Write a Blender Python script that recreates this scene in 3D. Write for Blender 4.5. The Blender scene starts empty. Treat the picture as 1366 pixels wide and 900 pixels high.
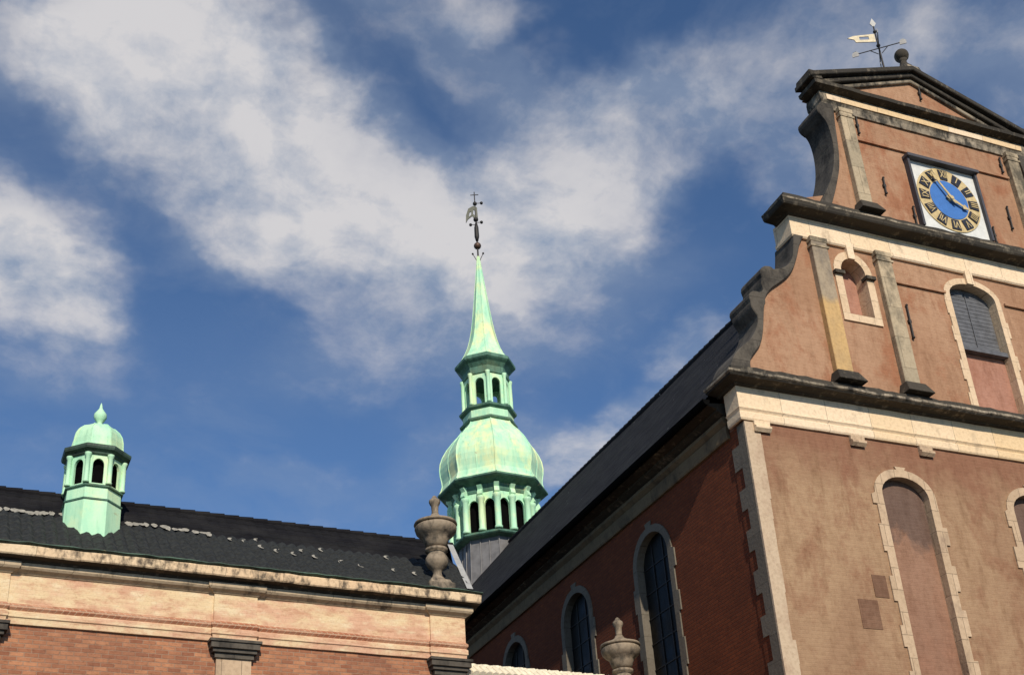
import bpy, bmesh, math, random
from mathutils import Vector, Matrix
from mathutils.geometry import tessellate_polygon
R = math.radians
random.seed(7)
SC = bpy.context.scene
COL = SC.collection
PI = math.pi

# ------------------------------------------------------------------ camera
cam = bpy.data.cameras.new('camera'); camo = bpy.data.objects.new('camera', cam); COL.objects.link(camo)
cam.sensor_fit = 'HORIZONTAL'; cam.sensor_width = 36.0; cam.lens = 44.457
cam.shift_y = 150/1366; cam.clip_start = 0.1; cam.clip_end = 5000
r_ = Vector((0.92081753, -0.38479611, -0.06345889)); u_ = Vector((-0.12059278, -0.43568113, 0.89198617)); f_ = Vector((0.37088066, 0.81370382, 0.44758646))
m3 = Matrix((r_, u_, -f_)).transposed()
camo.matrix_world = Matrix.Translation((0, 0, 1.65)) @ m3.to_4x4()
SC.camera = camo

# ------------------------------------------------------------------ light
SUN = Vector((0.14, 1.0, -0.64)).normalized()
elev = math.asin(-SUN.z)
sl = bpy.data.lights.new('sun', 'SUN'); slo = bpy.data.objects.new('sun', sl); COL.objects.link(slo)
sl.energy = 4.6; sl.angle = R(0.5); sl.color = (1.0, 0.90, 0.76)
slo.rotation_euler = SUN.to_track_quat('-Z', 'Y').to_euler(); slo.location = (-10, -60, 60)
SC.view_settings.view_transform = 'Standard'; SC.view_settings.look = 'None'
SC.view_settings.exposure = 0.0; SC.view_settings.gamma = 1.0; SC.view_settings.use_curve_mapping = False

w = bpy.data.worlds.new('World'); SC.world = w; w.use_nodes = True
nt = w.node_tree; nt.nodes.clear()
def wn(t, **k):
    n = nt.nodes.new(t)
    for a, b in k.items(): setattr(n, a, b)
    return n
L = nt.links.new
out = wn('ShaderNodeOutputWorld'); bg = wn('ShaderNodeBackground'); bg.inputs['Strength'].default_value = 0.10
L(bg.outputs[0], out.inputs[0])
sky = wn('ShaderNodeTexSky', sky_type='NISHITA', sun_disc=False)
sky.sun_elevation = elev; sky.sun_rotation = math.atan2(-SUN.x, -SUN.y)
sky.air_density = 0.75; sky.dust_density = 0.05; sky.ozone_density = 3.0; sky.altitude = 20
SKYTINT = (0.96, 1.14, 1.26, 1); CLOUD_A = (6.7, 6.55, 6.65, 1); CLOUD_B = (3.1, 3.75, 4.9, 1)
tint = wn('ShaderNodeMixRGB', blend_type='MULTIPLY'); tint.inputs[0].default_value = 1; tint.inputs[2].default_value = SKYTINT
L(sky.outputs[0], tint.inputs[1])
tc = wn('ShaderNodeTexCoord'); sep = wn('ShaderNodeSeparateXYZ'); L(tc.outputs['Generated'], sep.inputs[0])
def wmath(op, a, b=None, clamp=False):
    n = wn('ShaderNodeMath', operation=op); n.use_clamp = clamp
    for i, v in enumerate((a, b)):
        if v is None: continue
        if isinstance(v, (int, float)): n.inputs[i].default_value = v
        else: L(v, n.inputs[i])
    return n.outputs[0]
den = wmath('ADD', wmath('MAXIMUM', sep.outputs[2], 0.0), 0.3)
px = wmath('DIVIDE', sep.outputs[0], den); py = wmath('DIVIDE', sep.outputs[1], den)
cmb = wn('ShaderNodeCombineXYZ'); L(px, cmb.inputs[0]); L(py, cmb.inputs[1])
def wnoise(scale, det, rough, vec, off=0.0, dist=0.0):
    n = wn('ShaderNodeTexNoise'); n.inputs['Scale'].default_value = scale; n.inputs['Detail'].default_value = det
    n.inputs['Roughness'].default_value = rough; n.inputs['Distortion'].default_value = dist
    if off:
        m = wn('ShaderNodeMapping'); m.inputs['Location'].default_value = (off, off*.7, off*.3); L(vec, m.inputs[0]); vec = m.outputs[0]
    L(vec, n.inputs['Vector']); return n
warp = wnoise(7, 5, .58, cmb.outputs[0], 3.1)
ws = wn('ShaderNodeVectorMath', operation='SUBTRACT'); L(warp.outputs['Color'], ws.inputs[0]); ws.inputs[1].default_value = (.5, .5, .5)
wsc = wn('ShaderNodeVectorMath', operation='SCALE'); L(ws.outputs[0], wsc.inputs[0]); wsc.inputs['Scale'].default_value = 0.16
wp = wn('ShaderNodeVectorMath', operation='ADD'); L(cmb.outputs[0], wp.inputs[0]); L(wsc.outputs[0], wp.inputs[1])
CL = [(0.08, 0.729, -3.14, 0.118, 0.085, 0.85), (0.135, 0.806, -2.827, 0.151, 0.09, 0.68), (0.237, 0.798, -2.795, 0.15, 0.077, 0.6), (0.301, 0.854, 3.025, 0.145, 0.068, 0.6), (0.196, 0.905, -2.897, 0.11, 0.055, 0.45), (0.369, 0.813, 1.993, 0.101, 0.09, 0.6), (0.417, 0.761, 1.503, 0.101, 0.079, 0.36), (0.449, 0.683, 2.159, 0.103, 0.067, 0.30), (0.481, 0.616, 2.08, 0.109, 0.057, 0.22), (0.543, 0.606, 2.859, 0.09, 0.057, 0.2), (-0.01, 0.96, -2.621, 0.104, 0.079, 0.85), (-0.002, 1.058, 2.526, 0.099, 0.084, 0.3), (-0.023, 0.747, 2.51, 0.07, 0.054, 0.2), (0.278, 0.657, -2.798, 0.133, 0.045, 0.34), (0.287, 0.617, 2.798, 0.044, 0.022, 0.35), (0.646, 0.509, 2.928, 0.109, 0.071, 0.35), (0.569, 0.543, 0.641, 0.085, 0.064, 0.2), (0.42, 0.895, 2.522, 0.155, 0.097, 0.38), (0.577, 1.023, 1.884, 0.115, 0.041, 0.36), (0.605, 0.879, 2.362, 0.054, 0.029, 0.32), (0.407, 1.155, 2.276, 0.111, 0.046, 0.16), (0.295, 1.195, 2.881, 0.063, 0.035, 0.2), (0.324, 0.993, 2.532, 0.102, 0.06, 0.2), (0.589, 0.668, 0.872, 0.065, 0.043, 0.26), (0.544, 1.085, 2.986, 0.073, 0.061, 0.3), (0.151, 1.094, 2.7, 0.135, 0.116, 0.1), (0.433, 1.06, 2.876, 0.092, 0.069, 0.12)]
CL += [(-.9, .6, .4, .5, .3, .6), (-.6, -.7, 1.2, .6, .35, .6), (.8, -.9, 2.2, .5, .3, .5), (1.6, .3, .2, .5, .3, .5), (.1, -.2, .9, .3, .2, .5)]
acc = None
for (cx, cy, ang, sx, sy, wt) in CL:
    mp = wn('ShaderNodeMapping', vector_type='TEXTURE')
    mp.inputs['Location'].default_value = (cx, cy, 0); mp.inputs['Rotation'].default_value = (0, 0, ang); mp.inputs['Scale'].default_value = (sx*1.42, sy*1.42, 1)
    L(wp.outputs[0], mp.inputs[0])
    g = wn('ShaderNodeTexGradient', gradient_type='SPHERICAL'); L(mp.outputs[0], g.inputs[0])
    s = wn('ShaderNodeMapRange', interpolation_type='SMOOTHSTEP'); L(g.outputs['Fac'], s.inputs[0]); s.inputs[1].default_value = 0; s.inputs[2].default_value = .75
    s.inputs[3].default_value = 0; s.inputs[4].default_value = wt
    if acc is None: acc = s.outputs[0]
    else:  # screen-like union keeps overlapping clouds from burning out
        acc = wmath('SUBTRACT', wmath('ADD', acc, s.outputs[0]), wmath('MULTIPLY', acc, s.outputs[0]))
wsm = wn('ShaderNodeVectorMath', operation='SCALE'); L(ws.outputs[0], wsm.inputs[0]); wsm.inputs['Scale'].default_value = 0.05
wq = wn('ShaderNodeVectorMath', operation='ADD'); L(cmb.outputs[0], wq.inputs[0]); L(wsm.outputs[0], wq.inputs[1])
wo = wn('ShaderNodeVectorMath', operation='ADD'); L(wq.outputs[0], wo.inputs[0]); wo.inputs[1].default_value = (.012, -.028, 0)
fine = wnoise(7.5, 12, .60, wq.outputs[0], 1.7); fin2 = wnoise(7.5, 12, .60, wo.outputs[0], 1.7)
wisp = wnoise(4.2, 10, .62, wq.outputs[0], 8.3, .5)
big = wmath('SUBTRACT', fine.outputs['Fac'], .49)
body = wmath('ADD', acc, wmath('MULTIPLY', big, wmath('MULTIPLY', wmath('POWER', acc, .6), 1.45)))
sm = wn('ShaderNodeMapRange', interpolation_type='SMOOTHSTEP'); L(body, sm.inputs[0]); sm.inputs[1].default_value = .0; sm.inputs[2].default_value = .98; sm.inputs[4].default_value = .94
veil = wmath('MULTIPLY', wmath('SUBTRACT', wisp.outputs['Fac'], .47, True), .85)
haze_ = wmath('ADD', veil, wmath('MULTIPLY', acc, .36), True)
dens = wmath('ADD', sm.outputs[0], wmath('MULTIPLY', haze_, wmath('SUBTRACT', 1.0, sm.outputs[0])), True)
lit = wmath('MULTIPLY', wmath('SUBTRACT', fine.outputs['Fac'], fin2.outputs['Fac']), 4.0)
cc = wn('ShaderNodeMixRGB'); cc.inputs[1].default_value = CLOUD_B; cc.inputs[2].default_value = CLOUD_A
L(wmath('ADD', wmath('SUBTRACT', wmath('MULTIPLY', dens, 1.15), .22), lit, True), cc.inputs[0])
mix = wn('ShaderNodeMixRGB'); L(dens, mix.inputs[0]); L(tint.outputs[0], mix.inputs[1]); L(cc.outputs[0], mix.inputs[2])
L(mix.outputs[0], bg.inputs['Color'])

# ------------------------------------------------------------------ materials
class NT:
    def __init__(s, name):
        s.m = bpy.data.materials.new(name); s.m.use_nodes = True; s.t = s.m.node_tree; s.b = s.t.nodes['Principled BSDF']
        s.tc = s.t.nodes.new('ShaderNodeTexCoord')
    def n(s, t, ins=None, **k):
        o = s.t.nodes.new(t)
        for a, b in k.items(): setattr(o, a, b)
        for a, b in (ins or {}).items():
            if isinstance(b, bpy.types.NodeSocket): s.t.links.new(b, o.inputs[a])
            else: o.inputs[a].default_value = b
        return o
    def obj(s, sc=(1, 1, 1), loc=(0, 0, 0)):
        return s.n('ShaderNodeMapping', {0: s.tc.outputs['Object'], 'Scale': sc, 'Location': loc}).outputs[0]
    def uv(s):   # u = x + y, v = z : right for every axis-aligned wall
        p = s.n('ShaderNodeSeparateXYZ', {0: s.tc.outputs['Object']})
        a = s.n('ShaderNodeMath', {0: p.outputs[0], 1: p.outputs[1]}, operation='ADD')
        return s.n('ShaderNodeCombineXYZ', {0: a.outputs[0], 1: p.outputs[2], 2: 0.0}).outputs[0]
    def noise(s, scale, det=4, rough=.55, vec=None, dist=0.0):
        return s.n('ShaderNodeTexNoise', {'Vector': vec or s.tc.outputs['Object'], 'Scale': scale, 'Detail': det, 'Roughness': rough, 'Distortion': dist})
    def rng(s, v, a, b, c=0.0, d=1.0):
        return s.n('ShaderNodeMapRange', {0: v, 1: a, 2: b, 3: c, 4: d}).outputs[0]
    def mix(s, f, a, b, mode='MIX'):
        o = s.n('ShaderNodeMixRGB', blend_type=mode)
        for i, v in ((0, f), (1, a), (2, b)):
            if isinstance(v, bpy.types.NodeSocket): s.t.links.new(v, o.inputs[i])
            elif i == 0: o.inputs[0].default_value = v
            else: o.inputs[i].default_value = (*v, 1)
        return o.outputs[0]
    def math(s, op, a, b): return s.n('ShaderNodeMath', {0: a, 1: b}, operation=op).outputs[0]
    def fin(s, col, rough=.85, bump=None, bs=.3, bd=.02, metal=0.0, spec=.3):
        for k, v in (('Base Color', col), ('Roughness', rough), ('Metallic', metal), ('Specular IOR Level', spec)):
            if isinstance(v, bpy.types.NodeSocket): s.t.links.new(v, s.b.inputs[k])
            else: s.b.inputs[k].default_value = (*v, 1) if k == 'Base Color' else v
        if bump is not None:
            bn = s.n('ShaderNodeBump', {'Height': bump, 'Strength': bs, 'Distance': bd}); s.t.links.new(bn.outputs[0], s.b.inputs['Normal'])
        return s.m

def brick_mat(name, c1, c2, mortar_or_glint, dirt, bw=.24, bh=.078, ms=.011, dirt_amt=.6, bs=.5):
    t = NT(name); uv = t.uv()
    wob = t.noise(3, 2); v2 = t.n('ShaderNodeVectorMath', {0: uv, 1: t.n('ShaderNodeVectorMath', {0: wob.outputs['Color'], 'Scale': .012}, operation='SCALE').outputs[0]}, operation='ADD').outputs[0]
    br = t.n('ShaderNodeTexBrick', {'Vector': v2, 'Color1': (*c1, 1), 'Color2': (*c2, 1), 'Mortar': (*mortar_or_glint, 1), 'Scale': 1.0, 'Mortar Size': ms, 'Mortar Smooth': .3, 'Bias': 0.0, 'Brick Width': bw, 'Row Height': bh})
    n1 = t.noise(.7, 6, .62); n2 = t.noise(7, 5, .6); n3 = t.noise(26, 4, .6)
    c = t.mix(t.rng(n1.outputs['Fac'], .42, .66, 0, dirt_amt), br.outputs['Color'], dirt)
    c = t.mix(t.rng(n2.outputs['Fac'], .3, .7, 0, .5), c, t.mix(1.0, c, (.62, .58, .55), 'MULTIPLY'))
    c = t.mix(t.rng(n3.outputs['Fac'], .5, .75, 0, .35), c, t.mix(1.0, c, (1.35, 1.25, 1.15), 'MULTIPLY'))
    n4 = t.noise(11, 6, .75, t.obj((1, 1, 2.2))); c = t.mix(t.rng(n4.outputs['Fac'], .53, .66, 0, .7), c, t.mix(1.0, c, (.50, .44, .40), 'MULTIPLY'))
    h = t.math('ADD', t.math('MULTIPLY', br.outputs['Fac'], -1.0), t.math('MULTIPLY', n3.outputs['Fac'], .6))
    return t.fin(c, .92, h, bs, .012)

def limewash(name, ca, cb, cc_, up=None, split=15.25, faint=.25, band=None):
    """thin limewash over brick: large tonal patches, faint courses, fine grain"""
    t = NT(name); uv = t.uv()
    n1 = t.noise(.30, 6, .64, t.obj((1, 1, .8), (3, 0, 0)), .6); n2 = t.noise(1.1, 7, .68, t.obj((1, 1, .7), (9, 2, 1)), .3); n3 = t.noise(7, 7, .7); n4 = t.noise(45, 3, .6)
    n5 = t.noise(2.6, 5, .7, t.obj((1.5, 1, .35), (2, 7, 4)))
    z = t.n('ShaderNodeSeparateXYZ', {0: t.tc.outputs['Object']}).outputs[2]
    c = t.mix(t.rng(n1.outputs['Fac'], .42, .58), ca, cb)
    c = t.mix(t.rng(n2.outputs['Fac'], .50, .66, 0, .8), c, cc_)
    if band:     # a darker zone above a height, ragged edge: (z, softness, colour, above?)
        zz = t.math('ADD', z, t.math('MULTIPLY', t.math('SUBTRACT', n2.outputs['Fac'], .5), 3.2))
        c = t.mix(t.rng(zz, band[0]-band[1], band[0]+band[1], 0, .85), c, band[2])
    if up:
        u = t.mix(t.rng(n1.outputs['Fac'], .43, .57), up[0], up[1]); u = t.mix(t.rng(n2.outputs['Fac'], .49, .63, 0, .9), u, up[2])
        c = t.mix(t.math('GREATER_THAN', z, split), c, u)
    br = t.n('ShaderNodeTexBrick', {'Vector': uv, 'Color1': (1, 1, 1, 1), 'Color2': (.72, .68, .66, 1), 'Mortar': (.85, .88, .88, 1), 'Scale': 1.0, 'Mortar Size': .012, 'Mortar Smooth': .6, 'Brick Width': .26, 'Row Height': .085})
    c = t.mix(t.math('MULTIPLY', t.rng(n5.outputs['Fac'], .35, .7, .3, 1.6), faint), c, t.mix(1.0, c, br.outputs['Color'], 'MULTIPLY'))
    c = t.mix(t.rng(n5.outputs['Fac'], .50, .72, 0, .6), c, t.mix(1.0, c, (.66, .58, .52), 'MULTIPLY'))
    c = t.mix(t.rng(n3.outputs['Fac'], .46, .70, 0, .6), c, t.mix(1.0, c, (.70, .64, .60), 'MULTIPLY'))
    c = t.mix(t.rng(n4.outputs['Fac'], .5, .8, 0, .5), c, t.mix(1.0, c, (1.28, 1.25, 1.22), 'MULTIPLY'))
    h = t.math('ADD', t.math('MULTIPLY', br.outputs['Fac'], -.5), t.math('ADD', n4.outputs['Fac'], n3.outputs['Fac']))
    return t.fin(c, .95, h, .4, .014)

def stone(name, c1, c2, crust, lo=.55, hi=.7, bw=1.15, bh=5.0, joint=.012, amt=1.0, scale=2.2, off=0.0):
    t = NT(name); uv = t.n('ShaderNodeVectorMath', {0: t.uv(), 1: (off, off*.3, 0)}, operation='ADD').outputs[0]
    br = t.n('ShaderNodeTexBrick', {'Vector': uv, 'Color1': (*c1, 1), 'Color2': (*c2, 1), 'Mortar': (*[x*.35 for x in c1], 1), 'Scale': 1.0, 'Mortar Size': joint, 'Mortar Smooth': .2, 'Brick Width': bw, 'Row Height': bh})
    n1 = t.noise(scale, 7, .66, t.obj((1, 1, .6), (off, 1, 0))); n2 = t.noise(14, 5, .6); n3 = t.noise(.8, 3, .5)
    f = t.math('ADD', t.math('MULTIPLY', n1.outputs['Fac'], .75), t.math('MULTIPLY', n3.outputs['Fac'], .25))
    c = t.mix(t.rng(f, lo, hi, 0, amt), br.outputs['Color'], crust)
    c = t.mix(t.rng(n2.outputs['Fac'], .45, .7, 0, .45), c, t.mix(1.0, c, (.62, .58, .54), 'MULTIPLY'))
    h = t.math('ADD', t.math('MULTIPLY', br.outputs['Fac'], -.8), n2.outputs['Fac'])
    return t.fin(c, .9, h, .45, .02)

def copper(name, a, b, c_, dark, damt=.5, metal_seams=True):
    t = NT(name)
    n1 = t.noise(1.6, 6, .62, t.obj((1.6, 1.6, .45))); n2 = t.noise(.9, 5, .65, t.obj((1, 1, .7), (4, 2, 7))); n3 = t.noise(5.5, 6, .68, t.obj((1.4, 1.4, .16))); n4 = t.noise(30, 3)
    c = t.mix(t.rng(n1.outputs['Fac'], .38, .62), a, b)
    c = t.mix(t.rng(n2.outputs['Fac'], .50, .64, 0, .75), c, c_)
    c = t.mix(t.rng(n3.outputs['Fac'], .54, .72, 0, damt), c, dark)
    n5 = t.noise(1.5, 6, .7, t.obj((1, 1, 1.6), (1, 9, 2))); c = t.mix(t.rng(n5.outputs['Fac'], .64, .70, 0, .75), c, (.40, .30, .14))
    return t.fin(c, t.rng(n4.outputs['Fac'], .3, .7, .5, .75), t.math('ADD', n4.outputs['Fac'], n1.outputs['Fac']), .2, .02, 0, .3)

def slate(name, c1, c2, bw, bh, speck=.0):
    t = NT(name)
    p = t.n('ShaderNodeSeparateXYZ', {0: t.tc.outputs['Object']})
    uv = t.n('ShaderNodeCombineXYZ', {0: t.math('ADD', p.outputs[1], 0.0), 1: p.outputs[2]}).outputs[0]
    br = t.n('ShaderNodeTexBrick', {'Vector': uv, 'Color1': (*c1, 1), 'Color2': (*c2, 1), 'Mortar': (.006, .006, .007, 1), 'Scale': 1.0, 'Mortar Size': .01, 'Mortar Smooth': .2, 'Brick Width': bw, 'Row Height': bh})
    n1 = t.noise(1.2, 5, .6); n2 = t.noise(18, 4, .6)
    c = t.mix(t.rng(n1.outputs['Fac'], .4, .7, 0, .5), br.outputs['Color'], (.032, .031, .030))
    vo = t.n('ShaderNodeTexVoronoi', {'Vector': t.tc.outputs['Object'], 'Scale': 1.1})
    if speck: c = t.mix(t.n('ShaderNodeMath', {0: vo.outputs['Distance'], 1: speck}, operation='LESS_THAN').outputs[0], c, (.20, .20, .20))
    return t.fin(c, t.rng(n2.outputs['Fac'], .3, .7, .75, .95), t.math('ADD', t.math('MULTIPLY', br.outputs['Fac'], -1.0), n2.outputs['Fac']), .5, .02, 0, .06)

def plain(name, col, rough=.6, metal=0.0, nz=.25, scale=9, spec=.4, bs=.15):
    t = NT(name); n = t.noise(scale, 5, .6)
    c = t.mix(t.rng(n.outputs['Fac'], .35, .7, 0, 1), col, tuple(x*(1-nz) for x in col))
    return t.fin(c, rough, n.outputs['Fac'], bs, .01, metal, spec)

def frieze_mat():      # old wash over brick: pink where it has worn, yellow where it holds, a few bare bricks
    t = NT('washed_frieze'); uv = t.uv()
    a = t.noise(1.7, 7, .68, t.obj((.7, 1, 1.4), (2, 5, 1))); b = t.noise(3.8, 7, .7, t.obj((.6, 1, 1.6), (8, 1, 3))); d = t.noise(24, 4, .6)
    c = t.mix(t.rng(a.outputs['Fac'], .42, .58), (.60, .36, .235), (.66, .50, .30))
    c = t.mix(t.rng(b.outputs['Fac'], .52, .66, 0, .85), c, (.70, .58, .38)); c = t.mix(t.rng(b.outputs['Fac'], .46, .34, 0, .8), c, (.47, .25, .15))
    br = t.n('ShaderNodeTexBrick', {'Vector': uv, 'Color1': (1, 1, 1, 1), 'Color2': (.62, .50, .42, 1), 'Mortar': (.9, .9, .9, 1), 'Scale': 1.0, 'Mortar Size': .008, 'Mortar Smooth': .5, 'Brick Width': .25, 'Row Height': .085, 'Bias': -.4})
    c = t.mix(t.rng(a.outputs['Fac'], .6, .4, .1, .6), c, t.mix(1.0, c, br.outputs['Color'], 'MULTIPLY'))
    c = t.mix(t.rng(d.outputs['Fac'], .52, .74, 0, .5), c, t.mix(1.0, c, (.6, .52, .45), 'MULTIPLY'))
    return t.fin(c, .92, t.math('ADD', t.math('MULTIPLY', br.outputs['Fac'], -.5), b.outputs['Fac']), .4, .014)
M = {}
M['facade'] = limewash('facade_limewash', (.35, .226, .132), (.285, .172, .10), (.235, .115, .064), ((.385, .228, .138), (.33, .185, .108), (.30, .13, .068)), band=(13.2, .6, (.225, .105, .062)))
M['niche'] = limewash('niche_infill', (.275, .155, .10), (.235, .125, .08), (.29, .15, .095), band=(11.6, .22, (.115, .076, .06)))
M['recess'] = limewash('recess_infill', (.38, .195, .135), (.33, .165, .115), (.30, .135, .085))
M['patch'] = limewash('repair_brick', (.17, .095, .058), (.20, .11, .068), (.16, .085, .052), faint=.6)
M['nave'] = brick_mat('dark_red_brick', (.19, .046, .013), (.14, .032, .009), (.095, .032, .013), (.085, .022, .007), dirt_amt=.5)
M['wing'] = brick_mat('orange_brick', (.49, .225, .115), (.265, .102, .054), (.36, .225, .15), (.24, .11, .066), bw=.25, bh=.085, ms=.009, dirt_amt=.7, bs=.8)
M['band'] = frieze_mat()
M['redband'] = brick_mat('red_moulding_brick', (.42, .17, .09), (.34, .13, .07), (.50, .33, .22), (.58, .38, .25), bw=.12, bh=.085)
M['cream'] = stone('cream_sandstone', (.76, .60, .42), (.66, .47, .25), (.36, .28, .19), .56, .72, 1.2, joint=.006)
M['creamw'] = stone('cream_limewash', (.70, .55, .36), (.66, .46, .28), (.13, .10, .07), .47, .60, 1.2, scale=6, joint=.005)
M['frame'] = stone('window_stone', (.52, .38, .25), (.43, .31, .20), (.27, .19, .13), .52, .68, .4, .5, .006)
M['cream2'] = stone('gable_window_stone', (.66, .50, .335), (.60, .44, .28), (.36, .26, .175), .56, .74, .45, .5, .004)
M['grey'] = stone('weathered_grey_stone', (.36, .30, .22), (.24, .20, .145), (.045, .04, .032), .44, .58, 1.1, joint=.006, scale=4)
M['pil'] = stone('pilaster_stone', (.48, .38, .25), (.34, .28, .19), (.10, .085, .06), .48, .62, 3.0, .85, .006, scale=1.6)
M['crust'] = stone('blackened_shaded_stone', (.052, .044, .033), (.032, .028, .022), (.21, .175, .125), .54, .68, .9, joint=.006, scale=5, amt=.9)  # weathered black crust; on the soffits its darkness also paints their shade
M['scroll'] = stone('scroll_stone', (.10, .086, .068), (.072, .062, .05), (.028, .025, .021), .46, .62, 2, .6, .006, scale=3)
M['grey2'] = stone('dull_moulding_stone', (.46, .36, .24), (.40, .31, .205), (.10, .08, .058), .52, .66, 1.3, joint=.005, scale=4)
M['quoin'] = stone('grey_quoin_stone', (.16, .138, .105), (.13, .112, .086), (.08, .07, .054), .55, .7, 3, .55, .004)
M['eave'] = stone('dark_eaves_stone', (.165, .122, .068), (.14, .10, .056), (.07, .052, .032), .5, .66, 1.4, joint=.005)  # dark tan stone for the eaves of the nave side
M['urn'] = stone('urn_sandstone', (.29, .23, .165), (.25, .20, .14), (.07, .06, .047), .44, .60, 9, 9, .0, scale=5)
def two_stone():      # upper drum grey, lower drum replaced in yellow stone
    t = NT('pilaster_two_stones'); z = t.n('ShaderNodeSeparateXYZ', {0: t.tc.outputs['Object']}).outputs[2]
    n1 = t.noise(2.2, 7, .66, t.obj((1, 1, .5))); n2 = t.noise(12, 5, .6)
    a = t.mix(t.rng(n1.outputs['Fac'], .42, .62), (.34, .27, .185), (.20, .165, .125)); b = t.mix(t.rng(n1.outputs['Fac'], .40, .66), (.54, .35, .15), (.42, .28, .135))
    zz = t.math('ADD', z, t.math('MULTIPLY', t.math('SUBTRACT', n1.outputs['Fac'], .5), .5))
    c = t.mix(t.rng(zz, 17.55, 17.75), b, a); c = t.mix(t.rng(n2.outputs['Fac'], .45, .7, 0, .5), c, t.mix(1.0, c, (.62, .58, .54), 'MULTIPLY'))
    return t.fin(c, .9, n2.outputs['Fac'], .45, .02)
M['pily'] = two_stone()
M['cop'] = copper('verdigris_copper', (.36, .66, .44), (.50, .76, .50), (.66, .76, .42), (.13, .32, .21), .5)
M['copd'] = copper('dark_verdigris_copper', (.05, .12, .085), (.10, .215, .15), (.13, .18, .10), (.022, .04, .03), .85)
M['copm'] = copper('mid_verdigris_copper', (.20, .40, .28), (.27, .50, .36), (.30, .40, .22), (.06, .12, .08), .8)
M['copk'] = copper('blackened_copper', (.030, .045, .034), (.05, .085, .06), (.10, .17, .12), (.02, .028, .022), .7)
M['copy'] = copper('yellowed_verdigris', (.36, .67, .46), (.58, .79, .50), (.76, .76, .36), (.14, .34, .23), .5)
M['slate'] = slate('dark_slate', (.026, .026, .029), (.010, .010, .012), .42, .26, .04)
M['tile'] = slate('black_pantile', (.012, .0115, .0135), (.008, .008, .0095), .22, .3)
M['tile2'] = plain('paler_pantile', (.030, .032, .030), .7, 0, .7, 14, .25, .4)  # lower courses, slightly paler than the upper ones
M['lead'] = plain('lead_sheet', (.16, .155, .155), .55, 0, .4, 3, .4)
M['leadl'] = plain('bright_flashing', (.40, .40, .38), .5, 0, .3, 5)
M['plate'] = plain('dull_plate', (.36, .35, .33), .6, 0, .3)
M['mortar_or_glint'] = plain('pale_glint', (.33, .31, .26), .9, 0, .5, 12)  # sun glints on the curved tiles, put in as pale colour
M['iron'] = plain('wrought_iron', (.025, .022, .02), .6, .2, .4)
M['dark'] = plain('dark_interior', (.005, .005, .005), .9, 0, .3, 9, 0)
M['louvre'] = plain('grey_louvre', (.115, .118, .128), .7, 0, .45, 5)
M['gold'] = plain('gilding', (.74, .56, .27), .42, .25, .35, 8, .5)
M['white'] = plain('white_panel', (.66, .66, .62), .6, 0, .2, 5)
M['blue'] = plain('blue_dial', (.055, .17, .46), .45, 0, .15, 6)
M['ink'] = plain('black_paint', (.02, .022, .035), .5, 0, .3)
M['coping'] = plain('pale_tile', (.80, .72, .54), .7, 0, .25, 6)
def glass_mat():
    t = NT('leaded_glass'); vo = t.n('ShaderNodeTexVoronoi', {'Vector': t.obj((1, 5, 5)), 'Scale': 1.0})
    n = t.noise(1.3, 4)
    c = t.mix(t.rng(n.outputs['Fac'], .4, .7), (.005, .005, .005), (.018, .018, .016))
    h = t.math('ADD', t.math('MULTIPLY', vo.outputs['Color'], 1.0), t.math('MULTIPLY', n.outputs['Fac'], .5))
    return t.fin(c, t.rng(n.outputs['Fac'], .35, .65, .3, .6), h, 1.0, .08, 0, .10)
M['glass'] = glass_mat()
def ground_mat():
    t = NT('cobbles'); vo = t.n('ShaderNodeTexVoronoi', {'Vector': t.tc.outputs['Object'], 'Scale': 7.0}); n = t.noise(.4, 5)
    c = t.mix(t.rng(vo.outputs['Distance'], .2, .6), (.11, .10, .09), (.05, .047, .043)); c = t.mix(t.rng(n.outputs['Fac'], .4, .6, 0, .5), c, (.07, .065, .06))
    return t.fin(c, .85, vo.outputs['Distance'], .5, .03)
M['ground'] = ground_mat()

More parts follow.
